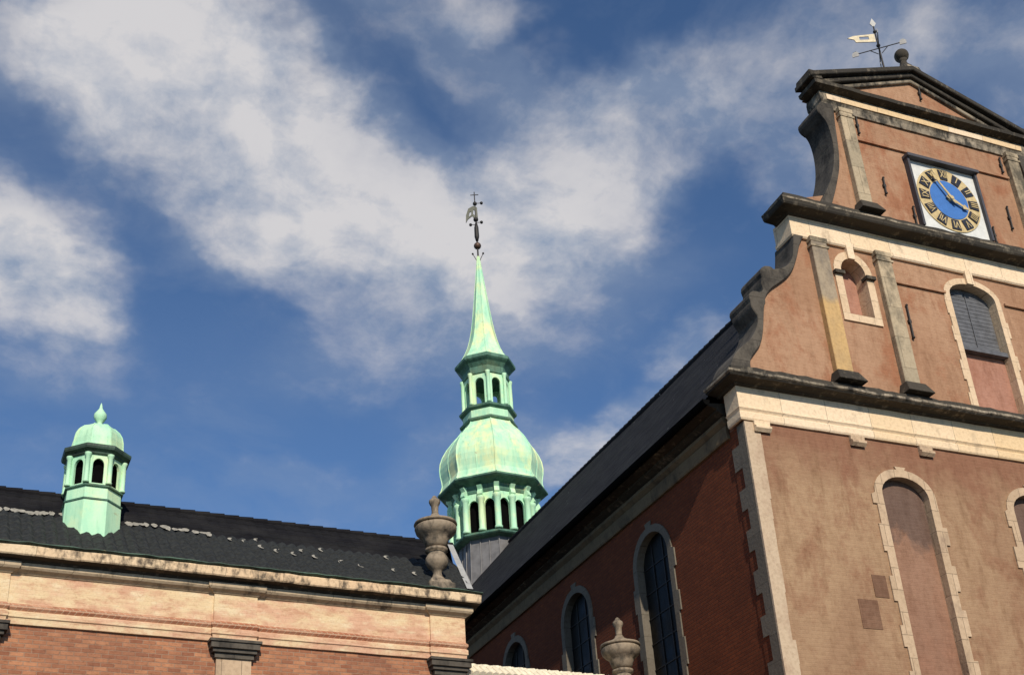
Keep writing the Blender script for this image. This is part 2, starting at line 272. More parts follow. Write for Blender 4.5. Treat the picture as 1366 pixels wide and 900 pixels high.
# ------------------------------------------------------------------ mesh helpers
class MB:
    def __init__(s): s.v = []; s.f = []; s.sm = []
    def add(s, vs, fs, smooth=False):
        o = len(s.v); s.v += [tuple(p) for p in vs]; s.f += [tuple(i+o for i in f) for f in fs]; s.sm += [smooth]*len(fs); return s
    def box(s, x0, x1, y0, y1, z0, z1):
        return s.add([(x0,y0,z0),(x1,y0,z0),(x1,y1,z0),(x0,y1,z0),(x0,y0,z1),(x1,y0,z1),(x1,y1,z1),(x0,y1,z1)],
                     [(0,3,2,1),(4,5,6,7),(0,1,5,4),(1,2,6,5),(2,3,7,6),(3,0,4,7)])
    def frustum(s, x0, x1, y0, y1, z0, z1, dx, dy0, dy1):   # box whose top is inset
        return s.add([(x0,y0,z0),(x1,y0,z0),(x1,y1,z0),(x0,y1,z0),(x0+dx,y0+dy0,z1),(x1-dx,y0+dy0,z1),(x1-dx,y1-dy1,z1),(x0+dx,y1-dy1,z1)],
                     [(0,3,2,1),(4,5,6,7),(0,1,5,4),(1,2,6,5),(2,3,7,6),(3,0,4,7)])
    def lathe(s, prof, c=(0,0), seg=32, rot=0.0, smooth=True, cap=True):
        vs = []; n = len(prof)
        for r, z in prof:
            for k in range(seg):
                a = rot + 2*PI*k/seg; vs.append((c[0]+r*math.cos(a), c[1]+r*math.sin(a), z))
        fs = [(i*seg+k, i*seg+(k+1) % seg, (i+1)*seg+(k+1) % seg, (i+1)*seg+k) for i in range(n-1) for k in range(seg)]
        s.add(vs, fs, smooth)
        if cap:
            o = len(s.v)-len(vs)
            s.f.append(tuple(o+k for k in range(seg))[::-1]); s.sm.append(False)
            s.f.append(tuple(o+(n-1)*seg+k for k in range(seg))); s.sm.append(False)
        return s
    def tube(s, p, q, r, r2=None, seg=8):
        p = Vector(p); q = Vector(q); d = (q-p).normalized(); a = d.orthogonal().normalized(); b = d.cross(a); r2 = r if r2 is None else r2
        vs = [p+(a*math.cos(t)+b*math.sin(t))*r for t in [2*PI*k/seg for k in range(seg)]] + [q+(a*math.cos(t)+b*math.sin(t))*r2 for t in [2*PI*k/seg for k in range(seg)]]
        return s.add(vs, [(k, (k+1) % seg, seg+(k+1) % seg, seg+k) for k in range(seg)] + [tuple(range(seg))[::-1], tuple(range(seg, 2*seg))], False)
    def ball(s, c, r, rz=None, seg=16, rings=9):
        rz = rz or r
        return s.lathe([(max(.002, r*math.sin(PI*i/rings)), c[2]-rz*math.cos(PI*i/rings)) for i in range(rings+1)], (c[0], c[1]), seg)
    def prism(s, outer, holes, T, d0, d1, back=True, sides=True, hsides=True):
        """outline in (u, z) with holes, from depth d0 (front) to d1 (back); T maps (u, d, z) to a point"""
        loops = [outer]+list(holes); flat = [p for l in loops for p in l]
        tris = tessellate_polygon([[Vector((p[0], p[1], 0)) for p in l] for l in loops])
        n = len(flat); vs = [T(u, d0, z) for u, z in flat]+[T(u, d1, z) for u, z in flat]
        fs = [tuple(t) for t in tris]
        if back: fs += [tuple(i+n for i in t[::-1]) for t in tris]
        o = 0
        for li, l in enumerate(loops):
            k = len(l)
            if (sides if li == 0 else hsides):
                fs += [(o+i, o+(i+1) % k, n+o+(i+1) % k, n+o+i) for i in range(k)]
            o += k
        return s.add(vs, fs)
    def cornice(s, path, prof, seg=.4, jit=.0):
        """profile (offset, z) swept along an xy path, outward to the right of travel, mitred at corners"""
        P = [Vector(p) for p in path]; dirs = [(P[i+1]-P[i]).normalized() for i in range(len(P)-1)]
        st = []
        for i, p in enumerate(P):
            if i == 0: m = Vector((dirs[0].y, -dirs[0].x))
            elif i == len(P)-1: m = Vector((dirs[-1].y, -dirs[-1].x))
            else:
                a = Vector((dirs[i-1].y, -dirs[i-1].x)); b = Vector((dirs[i].y, -dirs[i].x)); m = (a+b)/(1+a.dot(b))
            if i:
                q = P[i-1]; k = max(1, int((p-q).length/seg)); nm = Vector((dirs[i-1].y, -dirs[i-1].x))
                for j in range(1, k): st.append((q+(p-q)*j/k, nm))
            st.append((p, m))
        n = len(prof); vs = []
        for (p, m) in st:
            jo = random.uniform(-jit, jit); jz = random.uniform(-jit, jit)
            for (o, z) in prof:
                q = p+m*(o+(jo if o > .02 else 0)); vs.append((q.x, q.y, z+jz))
        fs = [(i*n+k, (i+1)*n+k, (i+1)*n+k+1, i*n+k+1) for i in range(len(st)-1) for k in range(n-1)]
        fs += [tuple(range(n)), tuple((len(st)-1)*n+k for k in range(n))[::-1]]
        return s.add(vs, fs)

def root_frame(o):
    while o.parent: o = o.parent
    return Matrix.Translation(o.location) @ Matrix.Rotation(o.rotation_euler.z, 4, 'Z')
def obj(name, mb, mat, parent=None, label=None, kind=None, bevel=0.0, local=False, rough=0.0):
    me = bpy.data.meshes.new(name); vs = mb.v
    if parent and not local:
        inv = root_frame(parent).inverted(); vs = [inv @ Vector(p) for p in vs]
    me.from_pydata([tuple(p) for p in vs], [], mb.f); me.update()
    for p, sflag in zip(me.polygons, mb.sm): p.use_smooth = sflag
    bm = bmesh.new(); bm.from_mesh(me); bmesh.ops.remove_doubles(bm, verts=bm.verts, dist=1e-5); bmesh.ops.recalc_face_normals(bm, faces=bm.faces); bm.to_mesh(me); bm.free()
    me.materials.append(M[mat] if isinstance(mat, str) else mat)
    o = bpy.data.objects.new(name, me); COL.objects.link(o)
    if parent: o.parent = parent
    if label: o['label'] = label
    if kind: o['kind'] = kind
    if bevel:
        b = o.modifiers.new('bevel', 'BEVEL'); b.width = bevel; b.segments = 1; b.limit_method = 'ANGLE'; b.angle_limit = R(40)
    return o
def tag(o, label, cat, group=None):
    o['label'] = label; o['category'] = cat
    if group: o['group'] = group
    return o
def thing(name, label, cat, loc=(0,0,0), rz=0.0, group=None):
    o = bpy.data.objects.new(name, None); o.empty_display_size = .3; COL.objects.link(o); o.location = loc; o.rotation_euler = (0, 0, rz)
    return tag(o, label, cat, group)

def arch(xc, hw, zs, rise, n=14):      # from right springing over the top to the left
    return [(xc+hw*math.cos(PI*i/n), zs+rise*math.sin(PI*i/n)) for i in range(n+1)]
def opening(xc, hw, zb, zs, rise):     # counter-clockwise
    return [(xc-hw, zb), (xc+hw, zb)]+arch(xc, hw, zs, rise)
def toothed(xc, hw, zb, zs, rise, wd, tooth, h, key, seed, bottom=0.0):
    """outer outline of a stone surround whose blocks bite into the wall by turns, with a keystone"""
    rn = random.Random(seed); r = []; z = zb-bottom; k = 0; x = xc+hw+wd
    pts = []
    while z < zs-.25:
        hh = h*rn.uniform(.8, 1.25); e = tooth*rn.uniform(.7, 1.2) if k % 2 else 0
        z2 = min(zs-.05, z+hh); pts += [(e, z), (e, z2)]; z = z2; k += 1
    r = [(x+e, z_) for e, z_ in pts]
    n = 16; ar = []
    for i in range(n+1):
        a = PI*i/n; ar.append((xc+(hw+wd)*math.cos(a), zs+(rise+wd)*math.sin(a)))
    top = zs+rise+wd
    if key: ar[n//2-1:n//2+2] = [(xc+.11, top-.02), (xc+.15, top+key), (xc-.15, top+key), (xc-.11, top-.02)]
    rn = random.Random(seed+50); l = []; z = zb-bottom; k = 1; pts = []
    while z < zs-.25:
        hh = h*rn.uniform(.8, 1.25); e = tooth*rn.uniform(.7, 1.2) if k % 2 else 0
        z2 = min(zs-.05, z+hh); pts += [(e, z), (e, z2)]; z = z2; k += 1
    l = [(xc-hw-wd-e, z_) for e, z_ in pts][::-1]
    return r+ar+l
def hole(n, e=.05): return opening(n['xc'], n['hw']+e, n['zb']-e, n['zs'], n['rise']+e)
FY, CX = 20.0, 22.2
TF = lambda u, d, z: (u, FY+d, z)              # the gable front, depth goes in
NX = 14.67
TN = lambda u, d, z: (NX+d, -u, z)             # the long side wall
mir = lambda pts: [(2*CX-x, z) for x, z in pts][::-1]

# ------------------------------------------------------------------ ground
g = MB(); g.add([(-900, -900, 0), (900, -900, 0), (900, 900, 0), (-900, 900, 0)], [(0, 1, 2, 3)])
o = obj('ground', g, 'ground', kind='structure')

# ------------------------------------------------------------------ church
ch = thing('church', 'tall church with a scrolled brick gable, pale stone bands and a long dark slate roof', 'church', (CX, FY, 0))
NIX = [CX-3.57, CX+.19, CX+3.9]
nich = [dict(xc=x, hw=.645, zb=2.6, zs=12.78, rise=.46) for x in NIX]
# scrolls in (x, z): outer and inner edge, bottom to top
s1o = [(14.45, 15.36), (14.62, 15.72), (14.86, 15.98), (15.15, 16.22), (15.36, 16.55), (15.46, 16.85), (15.38, 16.98), (15.30, 17.12), (15.33, 17.34), (15.48, 17.52), (15.66, 17.58), (15.74, 17.66), (15.70, 17.86), (15.78, 18.08), (15.98, 18.28), (16.22, 18.34), (16.40, 18.40), (16.62, 18.56), (16.78, 18.82), (16.86, 19.16), (16.92, 19.52)]
s1i = [(15.05, 15.36), (15.15, 15.66), (15.36, 15.92), (15.55, 16.16), (15.68, 16.6), (15.77, 17.06), (15.86, 17.42), (16.04, 17.70), (16.38, 17.96), (16.66, 18.2), (16.88, 18.5), (17.04, 18.86), (17.16, 19.2), (17.26, 19.52)]
s2o = [(17.95, 20.7), (18.22, 21.12), (18.48, 21.6), (18.66, 22.1), (18.76, 22.6), (18.78, 23.1), (18.72, 23.5), (18.58, 23.66), (18.52, 23.84), (18.58, 24.04), (18.66, 24.14)]
s2i = [(18.34, 20.7), (18.52, 21.1), (18.70, 21.55), (18.86, 22.0), (18.95, 22.5), (19.00, 23.0), (19.04, 23.5), (19.09, 23.9), (19.10, 24.14)]
s1i = [(x-.13 if 15.4 < z < 19.3 else x-.04, z) for x, z in s1i]; s2i = [(x-.05, z) for x, z in s2i]
def smooth(pts, it=2):
    for _ in range(it):
        q = [pts[0]]
        for a, b in zip(pts[:-1], pts[1:]): q += [(a[0]*.75+b[0]*.25, a[1]*.75+b[1]*.25), (a[0]*.25+b[0]*.75, a[1]*.25+b[1]*.75)]
        pts = q+[pts[-1]]
    return pts
s1m = [((a[0]), a[1]) for a in s1i]
outer = [(NX, 0), (2*CX-NX, 0), (2*CX-NX, 15.3)]
left = [(NX, 15.3)]+[(x-.06, z) for x, z in s1i[1:]]+[(17.26, 20.7)]+[(x-.06, z) for x, z in s2i[1:]]+[(19.05, 24.7), (CX-3.55, 24.7), (CX-.16, 26.1)]
right = [(2*CX-x, z) for x, z in left[:-1]]
outline = [(NX, 0), (2*CX-NX, 0)]+right+left[::-1]
holes = [hole(n) for n in nich]
SW = [dict(xc=x, hw=.36, zb=17.5, zs=18.72, rise=.42) for x in (18.54, 2*CX-18.54)]
CW = dict(xc=22.24, hw=.74, zb=15.5, zs=18.74, rise=.40)
holes += [hole(s) for s in SW]+[hole(CW)]
wall = MB().prism(outline, holes, TF, 0, .6)
obj('gable_wall', wall, 'facade', ch)
for i, n in enumerate(nich):
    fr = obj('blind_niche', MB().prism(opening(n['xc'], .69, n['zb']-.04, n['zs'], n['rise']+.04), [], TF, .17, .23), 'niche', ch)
    obj('stone_surround', MB().prism(toothed(n['xc'], n['hw'], n['zb'], n['zs'], n['rise'], .20, .10, .52, .05, 3+i), [opening(**n)], TF, -.035, .168), 'frame', fr)
for i, n in enumerate(SW):
    fr = obj('blind_window', MB().prism(opening(n['xc'], .38, n['zb']-.02, n['zs'], n['rise']+.02), [], TF, .36, .42), 'recess', ch)
    outw = [(n['xc']-.57, n['zb']-.2), (n['xc']+.57, n['zb']-.2)]+arch(n['xc'], .57, n['zs'], n['rise']+.2)
    obj('stone_surround', MB().prism(outw, [opening(**n)], TF, -.04, .358), 'cream2', fr)
    obj('keystone', MB().box(n['xc']-.1, n['xc']+.1, FY-.10, FY+.05, n['zs']+n['rise']-.03, 19.52), 'cream', fr)
    for sx in (-1, 1): obj('impost', MB().box(n['xc']+sx*.46-.14, n['xc']+sx*.46+.14, FY-.12, FY+.1, n['zs']-.12, n['zs']-.03), 'crust', fr)
n = CW
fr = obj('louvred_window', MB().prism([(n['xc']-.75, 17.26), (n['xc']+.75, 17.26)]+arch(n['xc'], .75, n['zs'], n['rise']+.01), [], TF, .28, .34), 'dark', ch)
sh = MB()
for k in range(16):
    z = 17.3+k*.115; hw = .73 if z < n['zs'] else .73*math.sqrt(max(0, 1-((z-n['zs'])/n['rise'])**2))
    if hw > .1:
        sh.add([(n['xc']-hw, FY+.22, z), (n['xc']+hw, FY+.22, z), (n['xc']+hw, FY+.228, z+.116), (n['xc']-hw, FY+.228, z+.116)], [(0, 1, 2, 3)])
for x in (0,): sh.box(n['xc']+x-.012, n['xc']+x+.012, FY+.20, FY+.22, 17.3, 19.0)
obj('louvre', sh, 'louvre', fr)
obj('sill', MB().box(n['xc']-.74, n['xc']+.74, FY+.02, FY+.27, 17.14, 17.26), 'louvre', fr)
obj('infill', MB().prism([(n['xc']-.75, 15.45), (n['xc']+.75, 15.45), (n['xc']+.75, 17.15), (n['xc']-.75, 17.15)], [], TF, .2, .29), 'recess', fr)
cwf = toothed(n['xc'], n['hw'], 15.42, n['zs'], n['rise'], .17, .06, .45, 0, 21)
obj('stone_surround', MB().prism(cwf, [opening(n['xc'], n['hw'], 15.44, n['zs'], n['rise'])], TF, -.035, .278), 'cream2', fr)
obj('keystone', MB().box(n['xc']-.11, n['xc']+.11, FY-.10, FY+.04, 19.12, 19.52), 'cream', fr)

# scroll stones
def scroll(outp, inp, flip, z):
    po = smooth(outp); pi = smooth(inp); pts = po+pi[::-1]
    if flip: pts = mir(pts)
    obj('scroll', MB().prism(pts, [], TF, -.09, .74), 'scroll', ch, bevel=.03)
for fl in (0, 1):
    scroll(s1o, s1i, fl, 0); scroll(s2o, s2i, fl, 0)
for sx in (0, 1):    # round bosses on the shoulders of the lower scrolls
    for (x, z, r) in ((16.0, 18.12, .26), (15.52, 17.36, .22), (18.72, 23.86, .22)):
        x = 2*CX-x if sx else x; mb = MB()
        pts = [(x+r*math.cos(2*PI*k/16), z+r*math.sin(2*PI*k/16)) for k in range(16)]
        obj('volute', mb.prism(pts, [], TF, -.085, .80), 'scroll', ch, bevel=.03)

# entablatures
XL, XR = NX, 2*CX-NX
def path(xl, yb=20.75): return [(xl, yb), (xl, FY), (2*CX-xl, FY), (2*CX-xl, yb)]
obj('frieze', MB().cornice(path(XL-.07, 20.45), [(0, 14.12), (.05, 14.12), (.07, 14.16), (.07, 14.30), (.045, 14.33), (.06, 14.36), (.09, 14.40), (.06, 14.43), (.06, 14.96), (0, 14.96)], jit=.004), 'cream', ch)
obj('cornice_soffit', MB().cornice(path(XL-.07, 20.6), [(0, 14.93), (.12, 14.93), (.16, 14.97), (.40, 14.99), (.42, 15.02), (0, 15.03)], jit=.004), 'crust', ch)  # dark tone holds the shade under the cornice as well as crust
obj('cornice', MB().cornice(path(XL-.07, 20.6), [(0, 15.03), (.42, 15.024), (.455, 15.05), (.45, 15.11), (.40, 15.125), (0, 15.13)], seg=.25, jit=.010), 'grey', ch)
obj('blocking_course', MB().cornice(path(XL-.07, 20.6), [(0, 15.13), (.30, 15.13), (.24, 15.22), (.22, 15.36), (.0, 15.42)], seg=.22, jit=.016), 'crust', ch)
obj('frieze', MB().cornice(path(16.95, 20.6), [(0, 19.45), (.06, 19.45), (.09, 19.49), (.09, 19.58), (.06, 19.61), (.06, 20.1), (0, 20.1)], jit=.004), 'cream', ch)
obj('cornice_soffit', MB().cornice(path(16.95, 20.45), [(0, 20.07), (.10, 20.07), (.14, 20.11), (.40, 20.13), (.43, 20.17), (.45, 20.25), (0, 20.26)], jit=.006), 'crust', ch)  # crust and underside shade together in one dark colour
obj('cornice', MB().cornice(path(16.95, 20.45), [(0, 20.26), (.45, 20.254), (.46, 20.30), (.40, 20.33), (0, 20.34)], seg=.25, jit=.010), 'grey', ch)
obj('blocking_course', MB().cornice(path(16.95, 20.45), [(0, 20.34), (.36, 20.34), (.24, 20.42), (.20, 20.62), (0, 20.7)], seg=.25, jit=.012), 'crust', ch)
PC = 22.05
obj('frieze', MB().cornice([(18.78, 20.5), (18.78, FY), (2*CX-18.78, FY), (2*CX-18.78, 20.5)], [(0, 24.0), (.05, 24.0), (.06, 24.2), (.09, 24.26), (.09, 24.46), (.05, 24.62), (0, 24.62)], jit=.005), 'grey', ch)
obj('architrave', MB().cornice([(19.0, 20.05), (19.0, FY), (2*CX-19.0, FY), (2*CX-19.0, 20.05)], [(0, 24.28), (.12, 24.28), (.13, 24.44), (0, 24.5)], jit=.004), 'cream', ch)
obj('pediment_cornice', MB().cornice([(18.74, 20.45), (18.74, FY), (2*CX-18.74, FY), (2*CX-18.74, 20.45)], [(0, 24.58), (.1, 24.58), (.28, 24.62), (.30, 24.72), (.2, 24.76), (.1, 24.80), (0, 24.82)], jit=.008), 'crust', ch)
# raking cornice
def rake(d0, d1, lo, hi, mat, name, x0=18.36, z0=24.66, xa=CX-.16, za=25.95, x1=None):
    t = (za-z0)/(xa-x0); mb = MB()
    p = [(x0, z0+lo), (xa, za+lo), (2*xa-x0, z0+lo), (2*xa-x0, z0+hi), (xa, za+hi), (x0, z0+hi)]
    return obj(name, mb.prism(p, [], TF, d0, d1), mat, ch, bevel=.02)
rake(-.30, .45, .14, .30, 'crust', 'raking_cornice')
rake(-.18, .40, .0, .14, 'crust', 'raking_moulding', x0=18.7, z0=24.72)
rake(-.09, .02, -.13, .0, 'grey', 'raking_moulding', x0=18.95, z0=24.77)
rake(-.22, .50, .30, .325, 'leadl', 'lead_capping', x0=18.9, z0=24.85)
for x in (18.56, 2*CX-18.56):
    obj('corner_block', MB().frustum(x-.22, x+.22, FY-.26, FY+.4, 24.80, 25.08, .04, .03, .03), 'crust', ch, bevel=.02)
# pilasters
def pilaster(xc, hw, z0, z1, mat, base=.4):
    p = obj('pilaster', MB().box(xc-hw, xc+hw, FY-.16, FY+.02, z0, z1), mat, ch, bevel=.015)
    obj('plinth', MB().frustum(xc-hw-.16, xc+hw+.16, FY-.40, FY+.02, z0-.32, z0+.0, .10, .16, 0), 'crust', p, bevel=.015)
    cp = MB().box(xc-hw-.035, xc+hw+.035, FY-.18, FY+.015, z1-.26, z1-.20).box(xc-hw-.02, xc+hw+.02, FY-.17, FY+.015, z1-.1, z1+.03)
    obj('capital', cp, 'pil', p)
for f in (0, 1):
    for xc, hw, mt in ((17.57, .23, 'pily'), (19.50, .22, 'pil')):
        pilaster(2*CX-xc if f else xc, hw, 15.72, 19.46, mt)
    x = 19.37; pilaster(2*CX-x if f else x, .20, 20.95, 24.02, 'pil')
# string courses, tie anchors, corbels, patches
obj('string_course', MB().box(19.6, 2*CX-19.6, FY-.06, FY+.02, 23.16, 23.24), 'facade', ch)
for a, b in ((19.78, 21.36), (23.28, 2*CX-19.78)): obj('string_course', MB().box(a, b, FY-.06, FY+.02, 18.70, 18.77), 'facade', ch)
TA = [(19.95, 17.14, 18.07), (20.2, 21.55, 22.05), (19.77, 23.42, 23.95), (24.36, 21.38, 22.1), (24.63, 23.36, 23.85), (22.3, 25.32, 25.75), (20.98, 20.72, 21.3), (23.62, 20.75, 21.25), (24.5, 17.14, 18.07)]
for x, a, b in TA:
    mb = MB().tube((x, FY-.05, a), (x+.02, FY-.05, b), .022).box(x-.035, x+.05, FY-.06, FY+.02, (a+b)/2-.04, (a+b)/2+.04)
    mb.ball((x, FY-.05, a), .04, seg=8, rings=5); mb.ball((x+.02, FY-.05, b), .035, seg=8, rings=5)
    obj('tie_anchor', mb, 'iron', ch)
for f in (0, 1):
    for x, w_ in ((15.06, .2), (17.58, .19), (19.50, .19)):
        x = 2*CX-x if f else x
        mb = MB(); T2 = lambda u, d, z, x=x: (x+d, FY-u, z)
        mb.prism([(0, 13.90), (.06, 13.86), (.13, 13.93), (.13, 13.98), (.07, 14.02), (.08, 14.12), (.0, 14.125)][::-1], [], T2, -w_, w_)
        obj('corbel', mb, 'cream' if x < 16 else 'frame', ch)
for a, b, c, d in ((16.76, 17.26, 9.58, 10.22), (17.24, 17.60, 10.30, 10.80)):
    obj('repair_patch', MB().box(a, b, FY-.012, FY+.01, c, d), 'patch', ch)
# quoins: pale strip on the front, teeth biting into the side wall
q = MB(); rr = random.Random(3); edge = [(NX-.032, 0)]; z = 0.0; pts = []
while z < 14.1:
    z2 = min(14.1, z+rr.uniform(.4, .6)); e = NX+.30+rr.uniform(-.04, .05); pts += [(e, z), (e, z2)]; z = z2
obj('corner_strip', MB().prism([(NX-.032, 0)]+pts+[(NX-.032, 14.1)], [], TF, -.018, .03), stone('corner_stone', (.50, .385, .265), (.46, .345, .235), (.38, .265, .18), .46, .66, 30, 30, 0), ch)
q = MB(); z = 0.0; k = 0
while z < 14.1:
    h = random.uniform(.42, .56); z2 = min(14.1, z+h); dy = .52 if k % 2 else .28; dy += random.uniform(-.04, .04)
    q.box(NX-.034, NX+.04, FY+.031, FY+.03+dy, z, z2+.0005*(k % 2))
    z = z2; k += 1
obj('quoin_stones', q, 'quoin', ch)
obj('nave_wall', MB().box(NX-.012, NX+.02, FY+.032, 20.601, 0, 14.1), 'nave', ch)

# nave side walls
YE = 58.0
WY = [24.52, 28.78, 33.0, 37.2, 41.4]
win = [dict(xc=-y, hw=.76, zb=4.6, zs=12.62, rise=.72) for y in WY]
mb = MB().prism([(-YE, 0), (-20.6, 0), (-20.6, 15.0), (-YE, 15.0)], [hole(n) for n in win], TN, 0, .6)
obj('nave_wall', mb, 'nave', ch)
obj('nave_wall', MB().box(2*CX-NX-.6, 2*CX-NX, 20.6, YE, 0, 15.0), 'nave', ch)
obj('end_wall', MB().box(NX+.6, 2*CX-NX-.6, YE-.6, YE, 0, 15), 'nave', ch)
sw = MB().box(NX+.001, NX+.4, FY+.6, FY+.61, 0, .1)
for i, n in enumerate(win):
    wd = obj('arched_window', MB().prism(opening(n['xc'], n['hw']+.04, n['zb'], n['zs'], n['rise']+.04), [], TN, .17, .19), 'glass', ch)
    sur = toothed(n['xc'], n['hw'], n['zb'], n['zs'], n['rise'], .19, .10, .55, .10, 60+i)
    obj('stone_surround', MB().prism(sur, [opening(**n)], TN, -.035, .168), 'quoin', wd)
    br = MB()
    for u in (-.25, .25): br.box(NX+.145, NX+.167, -n['xc']+u-.012, -n['xc']+u+.012, n['zb'], n['zs']+.55)
    zz = n['zb']+.6
    while zz < n['zs']+.5: br.box(NX+.15, NX+.1675, -n['xc']-n['hw'], -n['xc']+n['hw'], zz-.012, zz+.012); zz += .62
    obj('glazing_bars', br, 'iron', wd)
cor = [(0, 13.98), (.06, 13.98), (.08, 14.02), (.08, 14.30), (.05, 14.33), (.14, 14.42), (.14, 14.50), (.10, 14.53), (.24, 14.64), (.24, 14.70), (.46, 14.74), (.46, 14.80), (0, 14.86)]
obj('eaves_cornice', MB().cornice([(NX, YE), (NX, 20.62)], cor[:4]+[(0, 14.33)], jit=.003), 'eave', ch)
obj('eaves_moulding', MB().cornice([(NX, YE), (NX, 20.62)], [(0, 14.332)]+cor[4:8]+[(0, 14.535)], jit=.003), 'eave', ch)
obj('eaves_soffit', MB().cornice([(NX, YE), (NX, 20.62)], [(0, 14.537)]+cor[8:], jit=.003), 'crust', ch)  # shade under the eaves painted as dark stone
obj('eaves_cornice', MB().cornice([(2*CX-NX, 20.62), (2*CX-NX, YE)], cor), 'creamw', ch)
# roof
ez, ex, rz = 14.80, 14.12, 24.12
rf = MB(); nz = 26; ny = 40
def slope(sgn):
    ys = [20.62+(YE-20.62)*j/ny for j in range(ny+1)]; vs = []
    for i in range(nz+1):
        t = i/nz; x = CX-sgn*(CX-ex)*(1-t); kick = .04*max(0, 1-t*6)**2
        for y in ys:
            j = random.uniform(-.012, .012)+.035*math.sin(y*.42+i*.1)*math.sin(y*.17+1); vs.append((x-sgn*.25*kick, y, ez+(rz-ez)*t+kick+j))
    rf.add(vs, [(i*(ny+1)+j, i*(ny+1)+j+1, (i+1)*(ny+1)+j+1, (i+1)*(ny+1)+j) for i in range(nz) for j in range(ny)])
slope(1); slope(-1)
roof = obj('roof', rf, 'slate', ch)
rd = MB()
y = 20.62
while y < YE: rd.tube((CX, y, rz-.02), (CX, y+.36, rz), .13, .14, 8); y += .36
obj('ridge_tiles', rd, 'slate', roof)
gt = MB()
for x0, sg in ((ex+.02, -1), (2*CX-ex-.02, 1)):
    vs = []
    for y in (20.5, YE):
        for k in range(9):
            a = PI*k/8; vs.append((x0-.09*math.cos(a)*1.0+sg*.03, y, 14.82-.13*math.sin(a)))
    gt.add(vs, [(k, k+1, 9+k+1, 9+k) for k in range(8)]+[tuple(range(9)), tuple(range(9, 18))])
obj('gutter', gt, 'dark', roof)
# crossing arms
TRY, TH = 51.3, 6.6
for a, b in ((8.5, NX-.002), (2*CX-NX+.002, 36)): obj('transept_wall', MB().box(a, b, TRY-TH, TRY+TH, 0, 15.0), 'nave', ch)
tr = MB()
for sg in (-1, 1):
    tr.add([(8.3, TRY+sg*(TH+.4), 14.9), (36.2, TRY+sg*(TH+.4), 14.9), (36.2, TRY, 23.3), (8.3, TRY, 23.3)], [(0, 1, 2, 3)])
for x in (8.5, 36.0): tr.add([(x, TRY-TH, 15.0), (x, TRY+TH, 15.0), (x, TRY, 23.2)], [(0, 1, 2)])
obj('transept_roof', tr, 'lead', ch)

# ------------------------------------------------------------------ clock
KX, KZ, KH = 22.28, 21.80, 1.10
ck = thing('church_clock', 'square white wall clock with blue dial and gold hands high on the gable', 'clock', (KX, FY, KZ-KH))
pn = obj('panel', MB().box(KX-KH, KX+KH, FY-.06, FY+.02, KZ-KH, KZ+KH), 'white', ck)
fr = MB().box(KX-KH-.07, KX-KH, FY-.16, FY+.02, KZ-KH, KZ+KH).box(KX+KH, KX+KH+.07, FY-.16, FY+.02, KZ-KH, KZ+KH)
fr.box(KX-KH-.10, KX+KH+.10, FY-.24, FY+.02, KZ+KH, KZ+KH+.09)
obj('frame', fr, plain('clock_frame_wood', (.06, .06, .07), .6), ck)
def ring(r0, r1, y0, y1, n=64):
    o_ = [(KX+r1*math.cos(2*PI*k/n), KZ+r1*math.sin(2*PI*k/n)) for k in range(n)]; i_ = [(KX+r0*math.cos(2*PI*k/n), KZ+r0*math.sin(2*PI*k/n)) for k in range(n)]
    return MB().prism(o_, [i_] if r0 > 0 else [], TF, y0, y1)
rg = obj('chapter_ring', ring(.60, 1.02, -.085, -.05), 'gold', ck)
dl = obj('dial', ring(0, .62, -.10, -.05), 'blue', ck)
NUM = ['XII', 'I', 'II', 'III', 'IIII', 'V', 'VI', 'VII', 'VIII', 'IX', 'X', 'XI']
def text_mb(s, size):
    c = bpy.data.curves.new('t', 'FONT'); c.body = s; c.size = size; c.align_x = 'CENTER'; c.align_y = 'CENTER'; c.extrude = .012
    o = bpy.data.objects.new('t', c); COL.objects.link(o); dg = bpy.context.evaluated_depsgraph_get(); me = bpy.data.meshes.new_from_object(o.evaluated_get(dg))
    mb = MB(); mb.add([v.co[:] for v in me.vertices], [tuple(p.vertices) for p in me.polygons])
    bpy.data.objects.remove(o); bpy.data.curves.remove(c); bpy.data.meshes.remove(me); return mb
for k, s_ in enumerate(NUM):
    a = PI/2-2*PI*k/12; ca, sa = math.cos(a), math.sin(a); cx_, cz_ = KX+.81*ca, KZ+.81*sa
    tx = (sa, -ca)    # tangent, clockwise
    def P(u, v, d): return (cx_+tx[0]*u+ca*v, FY+d, cz_+tx[1]*u+sa*v)
    mb = MB(); hw0, hw1, hv = .12, .155, .155
    pts = [(-hw0, -hv), (hw0, -hv), (hw1, hv), (-hw1, hv)]
    mb.add([P(u, v, -.105) for u, v in pts]+[P(u, v, -.08) for u, v in pts], [(0, 1, 2, 3), (0, 4, 5, 1), (1, 5, 6, 2), (2, 6, 7, 3), (3, 7, 4, 0)])
    pl = obj('number_plate', mb, 'ink', ck)
    t = text_mb(s_, .25); wd = max(abs(p[0]) for p in t.v); sx = min(1.0, .12/wd)
    t.v = [P(p[0]*sx, p[1]*1.25, -.112-p[2]) for p in t.v]
    obj('numeral', t, 'gold', pl)
def hand(name, ang, ln, tail, wd):
    a = R(90-ang); d = Vector((math.cos(a), math.sin(a))); nrm = Vector((-d.y, d.x)); mb = MB(); c = Vector((KX, KZ))
    pts = [c-d*tail-nrm*wd*.6, c-d*tail*.3-nrm*wd, c+d*ln*.65-nrm*wd*.55, c+d*ln*.72-nrm*wd*1.5, c+d*ln, c+d*ln*.72+nrm*wd*1.5, c+d*ln*.65+nrm*wd*.55, c-d*tail*.3+nrm*wd, c-d*tail+nrm*wd*.6]
    return obj(name, mb.prism([(p.x, p.y) for p in pts], [], TF, -.20 if ln > .8 else -.17, -.18 if ln > .8 else -.15), 'gold', ck)
